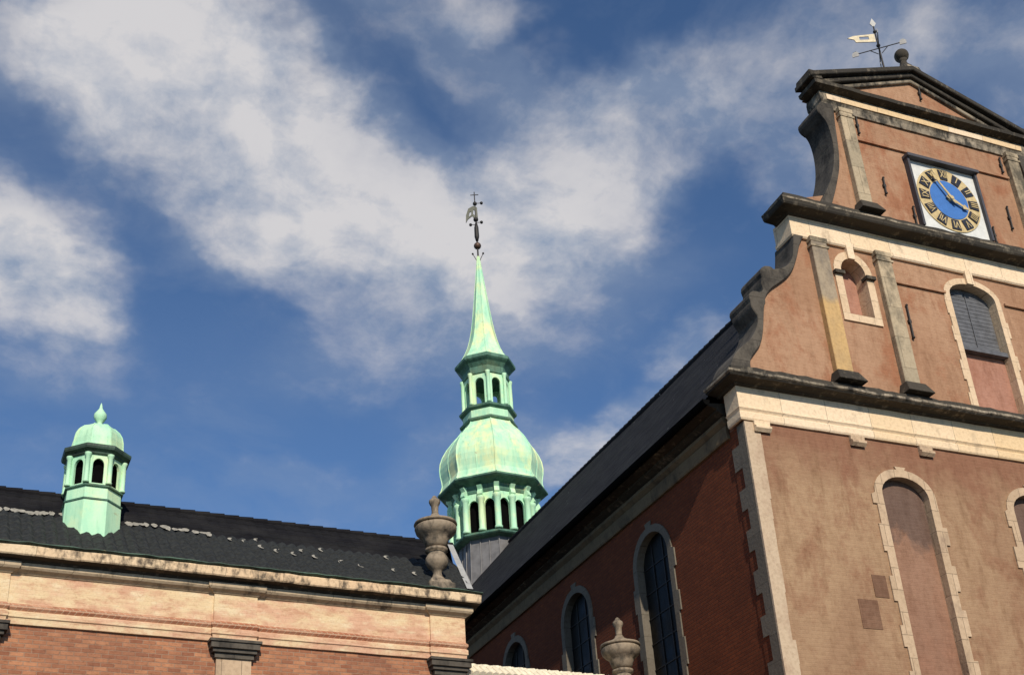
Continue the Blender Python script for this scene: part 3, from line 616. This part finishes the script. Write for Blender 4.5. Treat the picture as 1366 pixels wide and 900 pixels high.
hand('minute_hand', -37+3, .93, .18, .042); hand('hour_hand', 116, .60, .14, .055)
obj('hub', MB().prism([(KX+.06*math.cos(2*PI*k/12), KZ+.06*math.sin(2*PI*k/12)) for k in range(12)], [], TF, -.22, -.09), 'gold', ck)

# ------------------------------------------------------------------ gable top
FX = 22.16
bf = thing('ball_finial', 'dark stone ball finial on a curved pedestal at the apex of the pediment', 'finial', (FX, 20.1, 26.22))
b = MB().frustum(FX-.30, FX+.34, 19.8, 20.4, 26.12, 26.44, .06, .06, .06); obj('pedestal', b, 'grey', bf)
obj('neck', MB().lathe([(.24, 26.44), (.22, 26.50), (.12, 26.64), (.09, 26.78), (.13, 26.84)], (FX, 20.1), 20), 'crust', bf)
obj('ball', MB().ball((FX, 20.1, 27.0), .205), 'crust', bf)
VX, VY = 21.62, 20.32
wv = thing('weathervane', 'iron weathervane with gilded pennant and compass arms on the gable', 'weathervane', (VX, VY, 26.08))
obj('rod', MB().tube((VX, VY, 26.0), (VX, VY, 28.16), .03, .02).lathe([(.13, 26.05), (.10, 26.2), (.05, 26.34), (.03, 26.5)], (VX, VY), 10).ball((VX, VY, 27.42), .06, seg=10, rings=6).ball((VX, VY, 27.95), .055, seg=10, rings=6), 'iron', wv)
dv = Vector((-.93, .36, 0)).normalized()
def vp(s, z, o=0): return (VX+dv.x*s-dv.y*o, VY+dv.y*s+dv.x*o, z)
fl = MB().prism([(.04, 27.56), (.62, 27.56), (.66, 27.66), (.84, 27.72), (.66, 27.80), (.04, 27.86)], [[(.22, 27.65), (.50, 27.65), (.50, 27.76), (.22, 27.77)]], lambda u, d, z: vp(u, z, d), -.012, .012)
obj('pennant', fl, plain('worn_gilding', (.31, .27, .18), .45, .2, .4), wv)
obj('spear_tip', MB().prism([(-.02, 28.14), (.02, 28.14), (.09, 28.26), (0, 28.46), (-.09, 28.26)], [], lambda u, d, z: vp(u, z, d), -.012, .012), 'leadl', wv)
arm = MB()
ea = Vector((.75, -.66, .0)).normalized(); eb = Vector((.66, .75, 0)).normalized()
for e in (ea, eb):
    arm.tube(Vector((VX, VY, 27.32))-e*.58, Vector((VX, VY, 27.32))+e*.58, .016, seg=6)
for e in (ea, eb):
    for s_ in (-1, 1):
        c = Vector((VX, VY, 27.28)); arm.tube(c+e*s_*.05-Vector((0, 0, .16)), c+e*s_*.24+Vector((0, 0, .03)), .012, seg=6)
obj('compass_arms', arm, 'iron', wv)
for e in (ea, eb):
    for s_ in (-1, 1):
        c = Vector((VX, VY, 27.32))+e*s_*.66; up = Vector((0, 0, 1)); vs = []
        for oo in (-.01, .01):
            nn = Vector((-e.y, e.x, 0))*oo
            vs += [c+nn+e*a+up*b for a, b in ((-.09, -.08), (.09, -.08), (.10, .03), (.03, .11), (-.05, .09), (-.10, .0))]
        obj('compass_plate', MB().add(vs, [tuple(range(6)), tuple(range(6, 12))[::-1]]+[(k, (k+1) % 6, 6+(k+1) % 6, 6+k) for k in range(6)]), 'plate', wv)

# ------------------------------------------------------------------ octagonal copper work
def octa(prof, c, rot, seg=8): return MB().lathe(prof, c, seg, rot, smooth=False)
def arcade(mbw, c, rot, R0, z0, z1, zs, per, hw, rise, thick, sides=8):
    """eight faces, each pierced by round-headed openings"""
    ap = R0*math.cos(PI/sides); fw = 2*R0*math.sin(PI/sides)
    for k in range(sides):
        a = rot+2*PI*(k+.5)/sides; nrm = Vector((math.cos(a), math.sin(a), 0)); tg = Vector((-nrm.y, nrm.x, 0)); C0 = Vector((c[0], c[1], 0))
        T = lambda u, d, z: tuple(C0+nrm*(ap-d)+tg*u+Vector((0, 0, z)))
        hs = [opening((i+.5)*fw/per-fw/2, hw, z0+.02, zs, rise) for i in range(per)]
        mbw.prism([(-fw/2, z0), (fw/2, z0), (fw/2, z1), (-fw/2, z1)], hs, T, 0, thick)
def columns(c, rot, R0, z0, z1, per, r, parent, mat, sides=8):
    fw = 2*R0*math.sin(PI/sides); ap = R0*math.cos(PI/sides)
    for k in range(sides):
        a = rot+2*PI*(k+.5)/sides; nrm = Vector((math.cos(a), math.sin(a), 0)); tg = Vector((-nrm.y, nrm.x, 0))
        for i in range(per):
            p = Vector((c[0], c[1], 0))+nrm*(ap+.01)+tg*((i)*fw/per-fw/2)
            h = z1-z0; mb = MB().lathe([(r*1.25, z0), (r*1.25, z0+h*.06), (r, z0+h*.09), (r, z1-h*.12), (r*1.25, z1-h*.09), (r*1.4, z1-h*.03), (r*1.4, z1)], (p.x, p.y), 10)
            obj('column', mb, mat, parent)

# spire over the crossing
SX, SY = 22.2, 51.3
sp = thing('copper_spire', 'tall green copper spire with bulbous dome and open lantern above the dark roof', 'spire', (SX, SY, 22.0))
va = math.atan2(-SY, -SX)      # towards the square in front
rot = va+R(5); C2 = (SX, SY)
lb = MB().lathe([(2.0, 20.4), (1.87, 23.0), (1.80, 24.40)], C2, 8, rot, smooth=False)
for k in range(24):
    a = rot+2*PI*k/24; rr = 1.86*math.cos(PI/8)/math.cos(((a-rot) % (PI/4))-PI/8)
    lb.tube((SX+rr*math.cos(a)*1.06, SY+rr*math.sin(a)*1.06, 20.6), (SX+rr*math.cos(a)*.985, SY+rr*math.sin(a)*.985, 24.38), .025, seg=6)
obj('lead_base', lb, 'lead', sp)
obj('lower_ledge', octa([(1.82, 24.36), (2.18, 24.42), (2.24, 24.47), (2.24, 24.54), (2.10, 24.62), (1.5, 24.64)], C2, rot), 'copd', sp)
ar = MB(); arcade(ar, C2, rot, 2.02, 24.60, 26.62, 25.9, 2, .25, .36, .12); lo = obj('lower_arcade', ar, 'cop', sp)
columns(C2, rot, 2.06, 24.62, 26.38, 2, .15, lo, 'cop')
obj('shade_core', octa([(1.7, 24.63), (1.7, 26.6)], C2, rot), 'dark', sp)  # black core paints the shade inside the arches
for k in range(16):
    a = rot+2*PI*k/16; rr = 2.06 if k % 2 == 0 else 2.06*math.cos(PI/8)
    e = Vector((math.cos(a), math.sin(a), 0)); t = Vector((-e.y, e.x, 0)); c0 = Vector((SX, SY, 0))
    vs = []
    for o in (-.12, .12):
        vs += [c0+e*(rr+x)+t*o+Vector((0, 0, z)) for x, z in ((-.05, 26.38), (.13, 26.40), (.20, 26.48), (.17, 26.60), (.10, 26.74), (.24, 26.92), (-.05, 26.96))]
    obj('bracket', MB().add(vs, [tuple(range(7)), tuple(range(7, 14))[::-1]]+[(i, (i+1) % 7, 7+(i+1) % 7, 7+i) for i in range(7)]), 'cop', sp)
obj('lower_cornice', octa([(1.96, 26.60), (2.06, 26.62), (2.10, 26.74), (2.06, 26.80), (2.12, 26.98), (2.46, 27.10), (2.62, 27.14), (2.70, 27.20), (2.70, 27.28), (2.55, 27.34)], C2, rot), 'copd', sp)
dome = [(2.60, 27.33), (2.51, 27.5), (2.44, 27.76), (2.46, 28.0), (2.52, 28.3), (2.54, 28.6), (2.50, 28.95), (2.38, 29.3), (2.16, 29.7), (1.86, 30.1), (1.58, 30.42), (1.40, 30.66), (1.32, 30.86)]
dm = octa(dome, C2, rot)
for k in range(16):
    a = rot+2*PI*k/16; f = 1.0 if k % 2 == 0 else math.cos(PI/8)
    for (r0, z0), (r1, z1) in zip(dome[:-1], dome[1:]):
        dm.tube((SX+r0*f*math.cos(a), SY+r0*f*math.sin(a), z0), (SX+r1*f*math.cos(a), SY+r1*f*math.sin(a), z1), .035 if k % 2 == 0 else .02, seg=6)
obj('dome', dm, 'copy', sp)
obj('neck_ledge', octa([(1.3, 30.80), (1.44, 30.86), (1.46, 30.96), (1.28, 31.02)], C2, rot), 'copd', sp)
obj('lantern_base', octa([(1.28, 30.98), (1.28, 31.46), (1.2, 31.5)], C2, rot), 'cop', sp)
obj('lantern_ledge', octa([(1.26, 31.44), (1.44, 31.56), (1.46, 31.66), (1.22, 31.76), (.4, 31.78)], C2, rot), 'copd', sp)
ar = MB(); arcade(ar, C2, rot, 1.17, 31.72, 33.8, 33.0, 1, .23, .28, .10); la = obj('lantern', ar, 'cop', sp)
columns(C2, rot, 1.20, 31.76, 33.55, 1, .09, la, 'cop')
obj('upper_cornice', octa([(1.14, 33.48), (1.24, 33.52), (1.26, 33.62), (1.18, 33.66), (1.20, 33.92), (1.36, 34.12), (1.50, 34.22), (1.56, 34.28), (1.56, 34.42), (1.40, 34.56), (.3, 34.58)], C2, rot), 'copd', sp)
spp = [(1.38, 34.54), (1.18, 34.85), (.98, 35.25), (.82, 35.65), (.70, 36.1), (.60, 36.6), (.50, 37.3), (.36, 38.5), (.22, 39.8), (.12, 40.7), (.06, 41.3)]
sm_ = octa(spp, C2, rot)
for k in range(8):
    a = rot+2*PI*k/8
    for (r0, z0), (r1, z1) in zip(spp[:-1], spp[1:]): sm_.tube((SX+r0*math.cos(a), SY+r0*math.sin(a), z0), (SX+r1*math.cos(a), SY+r1*math.sin(a), z1), .022, .018, seg=5)
obj('needle', sm_, 'copy', sp)

sv = thing('weathervane', 'ornate weathervane and cross on a ball at the tip of the green spire', 'weathervane', (SX, SY, 41.3))
obj('rod', MB().tube((SX, SY, 41.2), (SX, SY, 45.4), .05, .03).lathe([(.06, 42.3), (.13, 42.6), (.12, 43.2), (.06, 43.5)], C2, 10), 'iron', sv)
obj('ball', MB().ball((SX, SY, 42.0), .2), plain('brown_copper', (.10, .055, .035), .5, .3), sv)
side = Vector((SY, -SX, 0)).normalized()
TSv = lambda u, d, z: (SX+side.x*u+side.y*d, SY+side.y*u-side.x*d, z)
obj('flag', MB().prism([(-.04, 43.75), (-.18, 44.0), (-.42, 43.8), (-.55, 43.55), (-.52, 44.05), (-.38, 44.5), (-.1, 44.66), (.1, 44.55), (.12, 43.9)], [[(-.38, 43.95), (-.24, 44.06), (-.22, 44.3), (-.32, 44.25)], [(-.14, 44.12), (.0, 44.0), (.02, 44.3), (-.1, 44.42)]], TSv, -.03, .03), plain('dull_gilding', (.05, .055, .04), .5, .3), sv)
orn = MB().ball((SX, SY, 43.75), .14, seg=10, rings=6).ball((SX, SY, 44.82), .12, seg=10, rings=6)
for s_, z in ((-.30, 43.42), (.30, 43.55), (.36, 44.84)):
    p = TSv(s_, 0, z); orn.tube(TSv(0, 0, z), p, .02, seg=6).ball(p, .09, seg=8, rings=5)
for s_ in (-.2, .2): orn.tube(TSv(s_*.3, 0, 41.0), TSv(s_*1.4, 0, 41.5), .02, seg=6).ball(TSv(s_*1.4, 0, 41.5), .06, seg=8, rings=5)
obj('scrollwork', orn, 'iron', sv)
obj('cross', MB().box(SX-.02, SX+.02, SY-.02, SY+.02, 45.2, 45.62).tube(TSv(-.22, 0, 45.42), TSv(.22, 0, 45.42), .025, seg=6), 'iron', sv)

# ------------------------------------------------------------------ low wing
WYA = R(3.39629)
ca, sa = math.cos(WYA), math.sin(WYA)
def W(a, n, z): return (a*ca-n*sa, a*sa+n*ca, z)
wl = W(6.0, 24.0, 0)
wg = thing('brick_wing', 'low orange brick building with a cream cornice and black pantile roof beside the church', 'building', wl, WYA)
def wobj(name, mb, mat, parent, **k):        # mesh given in (along, depth, z) of the wing
    mb.v = [(p[0]-6.0, p[1]-24.0, p[2]) for p in mb.v]
    return obj(name, mb, mat, parent, local=True, **k)
A0, A1, N0 = -9.0, 11.12, 24.0
H2 = 26.0
ENDN = 4.2
mb = MB().add([(A0, N0, 0), (A1, N0, 0), (A1+.75, N0+ENDN, 0), (A0, N0+ENDN, 0), (A0, N0, 11.0), (A1, N0, 11.0), (A1+.75, N0+ENDN, 11.0), (A0, N0+ENDN, 11.0)],
              [(0, 3, 2, 1), (4, 5, 6, 7), (0, 1, 5, 4), (1, 2, 6, 5), (2, 3, 7, 6), (3, 0, 4, 7)])
wobj('brick_wall', mb, 'wing', wg)
def wpath(off=0.0, back=1.2): return [(A0, N0-off), (A1+off, N0-off), (A1+off+.2, N0+back)]
PR_F = [(0, 10.26), (.05, 10.26), (.05, 10.83), (0, 10.83)]
PR_B = [(0, 10.12), (.05, 10.12), (.09, 10.17), (.09, 10.22), (.05, 10.26), (0, 10.26)]
PR_A = [(0, 9.86), (.05, 9.86), (.06, 9.97), (.085, 9.99), (.085, 10.09), (.05, 10.12), (0, 10.12)]
PR_M = [(0, 10.83), (.07, 10.83), (.10, 10.86), (.17, 10.90), (.20, 10.94), (.20, 11.02), (0, 11.03)]
wobj('frieze', MB().cornice(wpath(), PR_F, jit=.003), 'band', wg)
wobj('brick_moulding', MB().cornice(wpath(), PR_B, jit=.004), 'redband', wg)
wobj('architrave', MB().cornice(wpath(), PR_A, jit=.004), 'band', wg)
wobj('cornice_moulding', MB().cornice(wpath(), PR_M, jit=.004), 'grey2', wg)
wobj('cornice_soffit', MB().cornice(wpath(), [(0, 11.03), (.21, 11.03), (.24, 11.07), (.39, 11.085), (0, 11.10)], jit=.003), 'crust', wg)  # soffit shadow put into the stone colour
wobj('cornice', MB().cornice(wpath(), [(0, 11.10), (.39, 11.095), (.41, 11.12), (.42, 11.27), (.40, 11.30), (0, 11.305)], seg=.22, jit=.008), 'creamw', wg)
wobj('gutter', MB().cornice(wpath(), [(.28, 11.305), (.44, 11.306), (.47, 11.325), (.46, 11.345), (.28, 11.35)], seg=.2, jit=.012), 'copk', wg)
def wpilaster(a0, a1, full=True):
    mb = MB().box(a0+.04, a1-.04, N0-.09, N0+.02, 0, 9.55)
    p = wobj('pilaster', mb, 'frame', wg)
    cp = MB()
    for e, z0, z1 in ((.0, 9.50, 9.60), (.05, 9.60, 9.68), (.10, 9.68, 9.80), (.13, 9.80, 9.855)): cp.box(a0-e, a1+e, N0-.13-e, N0+.02, z0, z1-.002)
    wobj('capital', cp, 'scroll', p)
    bp = [(a0, N0), (a0, N0-.045), (a1, N0-.045), (a1, N0)]
    for nm, pr, mt in (('architrave_block', PR_A, 'band'), ('brick_moulding_block', PR_B, 'redband'), ('frieze_block', PR_F, 'band'), ('cornice_block', PR_M, 'grey2')):
        wobj(nm, MB().cornice(bp, pr), mt, p)
for a0, a1 in ((-3.2, -2.43), (1.02, 1.79), (5.74, 6.52), (10.42, 11.14)): wpilaster(a0, a1)
# pantile roof: courses of waves
EN, EZ, RN, RZ = 23.66, 11.34, 26.0, 13.44
def roof_sheet(n0, z0, n1, z1, rows, b0, b1, amp):
    mb = MB(); st = .055
    for r in range(rows):
        for (ta, tb, lift0, lift1) in ((r/rows, (r+1)/rows+.02, .018, .0),):
            vs = []; 
            a = A0-.2; cols = int((A1+.4-(A0-.2))/st)
            for t, lf in ((ta, lift0), (tb, lift1)):
                aend = b0+(b1-b0)*t
                for k in range(cols+1):
                    x = min(A0-.2+k*st, aend); ph = (x % .22)/.22
                    wv_ = amp*(1-abs(2*ph-1)**1.7)+random.uniform(-.004, .004)
                    vs.append((x, n0+(n1-n0)*min(t, 1), z0+(z1-z0)*min(t, 1)+wv_+lf))
            c1 = cols+1; fs = [(k, k+1, c1+k+1, c1+k) for k in range(cols)]
            o = len(vs); vs += [(x, y+.004, z-.05) for x, y, z in vs[:c1]]
            fs += [(o+k, o+k+1, k+1, k) for k in range(cols)]
            mb.add(vs, fs)
    return mb
MN, MZ, MA = EN+(RN-EN)*.54, EZ+(RZ-EZ)*.54, A1+.12+.62*.54
wr = wobj('roof', roof_sheet(MN, MZ, RN, RZ, 4, MA, A1+.74, .03), 'tile', wg)
wobj('lower_tiles', roof_sheet(EN, EZ, MN, MZ, 5, A1+.12, MA, .085), 'tile2', wr)
bk = MB().add([(A0-.2, RN, RZ), (A1+.74, RN, RZ), (A1+1.2, N0+ENDN+.3, 11.2), (A0-.2, N0+ENDN+.3, 11.2)], [(0, 1, 2, 3)])
bk.add([(A1+.10, N0, 11.0), (A1+.74, RN, RZ-.02), (A1+.80, N0+ENDN, 11.0)], [(0, 1, 2)])
wobj('rear_roof', bk, 'tile', wr)
rt = MB(); a = A0-.2
while a < A1+.6: rt.tube((a, RN, RZ+.0), (a+.34, RN, RZ+.015), .085, .095, 8); a += .33
wobj('ridge_tiles', rt, 'tile', wr)
vf = MB().add([(A1+.05, EN, EZ+.09), (A1+.20, EN, EZ+.09), (A1+.82, RN, RZ+.09), (A1+.67, RN, RZ+.09)], [(0, 1, 2, 3)]).add([(A1+.20, EN, EZ+.09), (A1+.82, RN, RZ+.09), (A1+.82, RN, RZ-.1), (A1+.20, EN, EZ-.1)], [(0, 1, 2, 3)])
wobj('verge_flashing', vf, 'leadl', wr)
rm = random.Random(5)
def rz_at(n): return EZ+(RZ-EZ)*(n-EN)/(RN-EN)
a = -2.0
while a < 5.7:       # nearly continuous sun glints on the left, modelled as pale pieces
    if not 2.7 < a < 3.95:
        n = 24.95+.03*math.sin(a*3)+rm.uniform(-.05, .05); L_ = rm.uniform(.12, .24); hh = rm.uniform(.05, .13)
        m = 6; vs = []
        for k in range(m+1):
            t = k/m; e = hh*math.sin(PI*t)**.6*rm.uniform(.7, 1.2)+.008
            vs += [(a+L_*t, n-e, rz_at(n-e)+.085), (a+L_*t, n+e*.6, rz_at(n+e*.6)+.09)]
        wobj('glint_patch', MB().add(vs, [(2*k, 2*k+2, 2*k+3, 2*k+1) for k in range(m)]), 'mortar_or_glint', wr)
    a += rm.uniform(.09, .2)
for a, n in ((5.80, 24.9), (6.23, 24.76), (6.55, 24.75), (6.82, 24.88), (6.86, 24.58), (7.18, 24.45), (7.53, 24.42), (7.99, 24.40), (8.28, 24.77), (8.56, 24.27), (8.96, 24.21), (9.81, 24.77), (9.71, 24.17), (10.2, 24.12), (7.75, 24.6)):  # crescent glints where tile curves catch the sun, modelled as pale pieces
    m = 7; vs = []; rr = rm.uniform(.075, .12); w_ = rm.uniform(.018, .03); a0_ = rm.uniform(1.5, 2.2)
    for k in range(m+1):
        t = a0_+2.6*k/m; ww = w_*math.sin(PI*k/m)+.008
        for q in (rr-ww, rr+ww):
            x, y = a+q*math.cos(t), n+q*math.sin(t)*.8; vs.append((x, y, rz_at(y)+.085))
    wobj('glint_patch', MB().add(vs, [(2*k, 2*k+2, 2*k+3, 2*k+1) for k in range(m)]), 'mortar_or_glint', wr)
# little hooks on the slope
# ------------------------------------------------------------------ roof turret
tp = W(3.31, 24.86, 0); TX, TY = tp[0], tp[1]
tu = thing('roof_turret', 'small pale green copper turret with domed cap on the black tiled roof', 'turret', (TX, TY, 12.0))
tu.scale = (.93, .93, 1.0)
va2 = math.atan2(-TY, -TX); rt_ = va2+R(22.5+6); C3 = (TX, TY)
obj('base', octa([(.66, 11.5), (.64, 12.74), (.625, 12.74), (.615, 13.02), (.2, 13.09)], C3, rt_), 'cop', tu)
for z in (12.72, 13.02): obj('ledge', octa([(.62, z), (.665, z+.01), (.67, z+.04), (.62, z+.06), (.5, z+.065)], C3, rt_), 'copd', tu)
ar = MB(); arcade(ar, C3, rt_, .61, 13.09, 13.78, 13.52, 1, .12, .15, .06); tl = obj('lantern', ar, 'cop', tu)
columns(C3, rt_, .62, 13.09, 13.76, 1, .055, tl, 'cop')
obj('shade_core', octa([(.46, 13.1), (.46, 13.7)], C3, rt_), 'dark', tu)  # shade inside the lantern, given as a black core
obj('cornice', octa([(.58, 13.74), (.66, 13.76), (.68, 13.80), (.76, 13.84), (.78, 13.88), (.78, 13.93), (.72, 13.96), (.3, 13.98)], C3, rt_), 'copk', tu)
dp = [(.66, 13.95), (.59, 14.0), (.575, 14.10), (.57, 14.22), (.54, 14.36), (.47, 14.48), (.36, 14.58), (.22, 14.64), (.08, 14.67)]
dm = octa(dp, C3, rt_)
for k in range(8):
    a = rt_+2*PI*k/8
    for (r0, z0), (r1, z1) in zip(dp[:-1], dp[1:]): dm.tube((TX+r0*math.cos(a), TY+r0*math.sin(a), z0), (TX+r1*math.cos(a), TY+r1*math.sin(a), z1), .014, seg=5)
obj('dome', dm, 'cop', tu)
obj('finial', MB().lathe([(.10, 14.64), (.07, 14.70), (.06, 14.76), (.10, 14.80), (.145, 14.88), (.14, 14.96), (.08, 15.04), (.04, 15.10), (.025, 15.18), (.005, 15.24)], C3, 14), 'cop', tu)

# ------------------------------------------------------------------ urns
def urn(loc, sc, label):
    u = thing('stone_urn', label, 'urn', loc, WYA, 'stone urns on the walls'); x, y, z = loc
    f = lambda pr: [(r*sc, z+h*sc) for r, h in pr]
    obj('plinth', MB().box(x-.30*sc, x+.30*sc, y-.30*sc, y+.30*sc, z, z+.16*sc).frustum(x-.26*sc, x+.26*sc, y-.26*sc, y+.26*sc, z+.162*sc, z+.26*sc, .05*sc, .05*sc, .05*sc), 'urn', u, bevel=.012)
    obj('baluster', MB().lathe(f([(.19, .26), (.17, .31), (.11, .38), (.09, .46), (.12, .53), (.21, .60), (.255, .70), (.25, .80), (.19, .90), (.17, .94), (.25, .96), (.25, 1.02), (.17, 1.05)]), (x, y), 28), 'urn', u)
    obj('bowl', MB().lathe(f([(.17, 1.04), (.24, 1.10), (.28, 1.22), (.30, 1.28), (.37, 1.33), (.44, 1.40), (.47, 1.50), (.45, 1.55), (.42, 1.57), (.2, 1.575)]), (x, y), 32), 'urn', u)
    lid = obj('lid', MB().lathe(f([(.44, 1.575), (.485, 1.60), (.47, 1.64), (.34, 1.68), (.20, 1.75), (.12, 1.80), (.09, 1.86)]), (x, y), 32), 'urn', u)
    obj('knob', MB().lathe(f([(.085, 1.85), (.075, 1.92), (.085, 2.06), (.11, 2.10), (.13, 2.15), (.125, 2.20), (.07, 2.25), (.045, 2.30), (.0, 2.33)]), (x, y), 20), 'urn', lid)
urn(W(10.59, 23.92, 11.35), 1.01, 'grey stone urn on the right end of the low building, above its cream cornice')
urn(W(15.17, 24.0, 8.98), .98, 'pale stone urn in front of the arched church windows, the lower urn')

# ------------------------------------------------------------------ boundary wall
bw = thing('boundary_wall', 'wall with a bright bumpy tile coping between the brick building and the church', 'wall', W(13, 24.4, 0), WYA)
def bobj(name, mb, mat, **k):
    mb.v = [(p[0]-13, p[1]-24.4, p[2]) for p in mb.v]; return obj(name, mb, mat, bw, local=True, **k)
B0, B1 = 11.30, 16.0
bobj('brick_wall', MB().box(B0, B1, 24.25, 24.55, 0, 9.62), 'wing')
bobj('pier', MB().box(14.80, 15.54, 23.64, 24.24, 0, 8.90).box(14.72, 15.62, 23.56, 24.244, 8.902, 8.975), 'frame')
cp = MB(); a = B0
while a < B1:
    cp.tube((a+.0, 24.02, 9.62), (a+.0, 24.42, 9.92), .085, .075, 8)
    a += .155
cp.box(B0, B1, 24.12, 24.65, 9.63, 9.70)
a = B0
while a < B1: cp.tube((a, 24.44, 9.90), (a+.30, 24.44, 9.91), .075, .095, 8); a += .30
bobj('tile_coping', cp, 'coping')
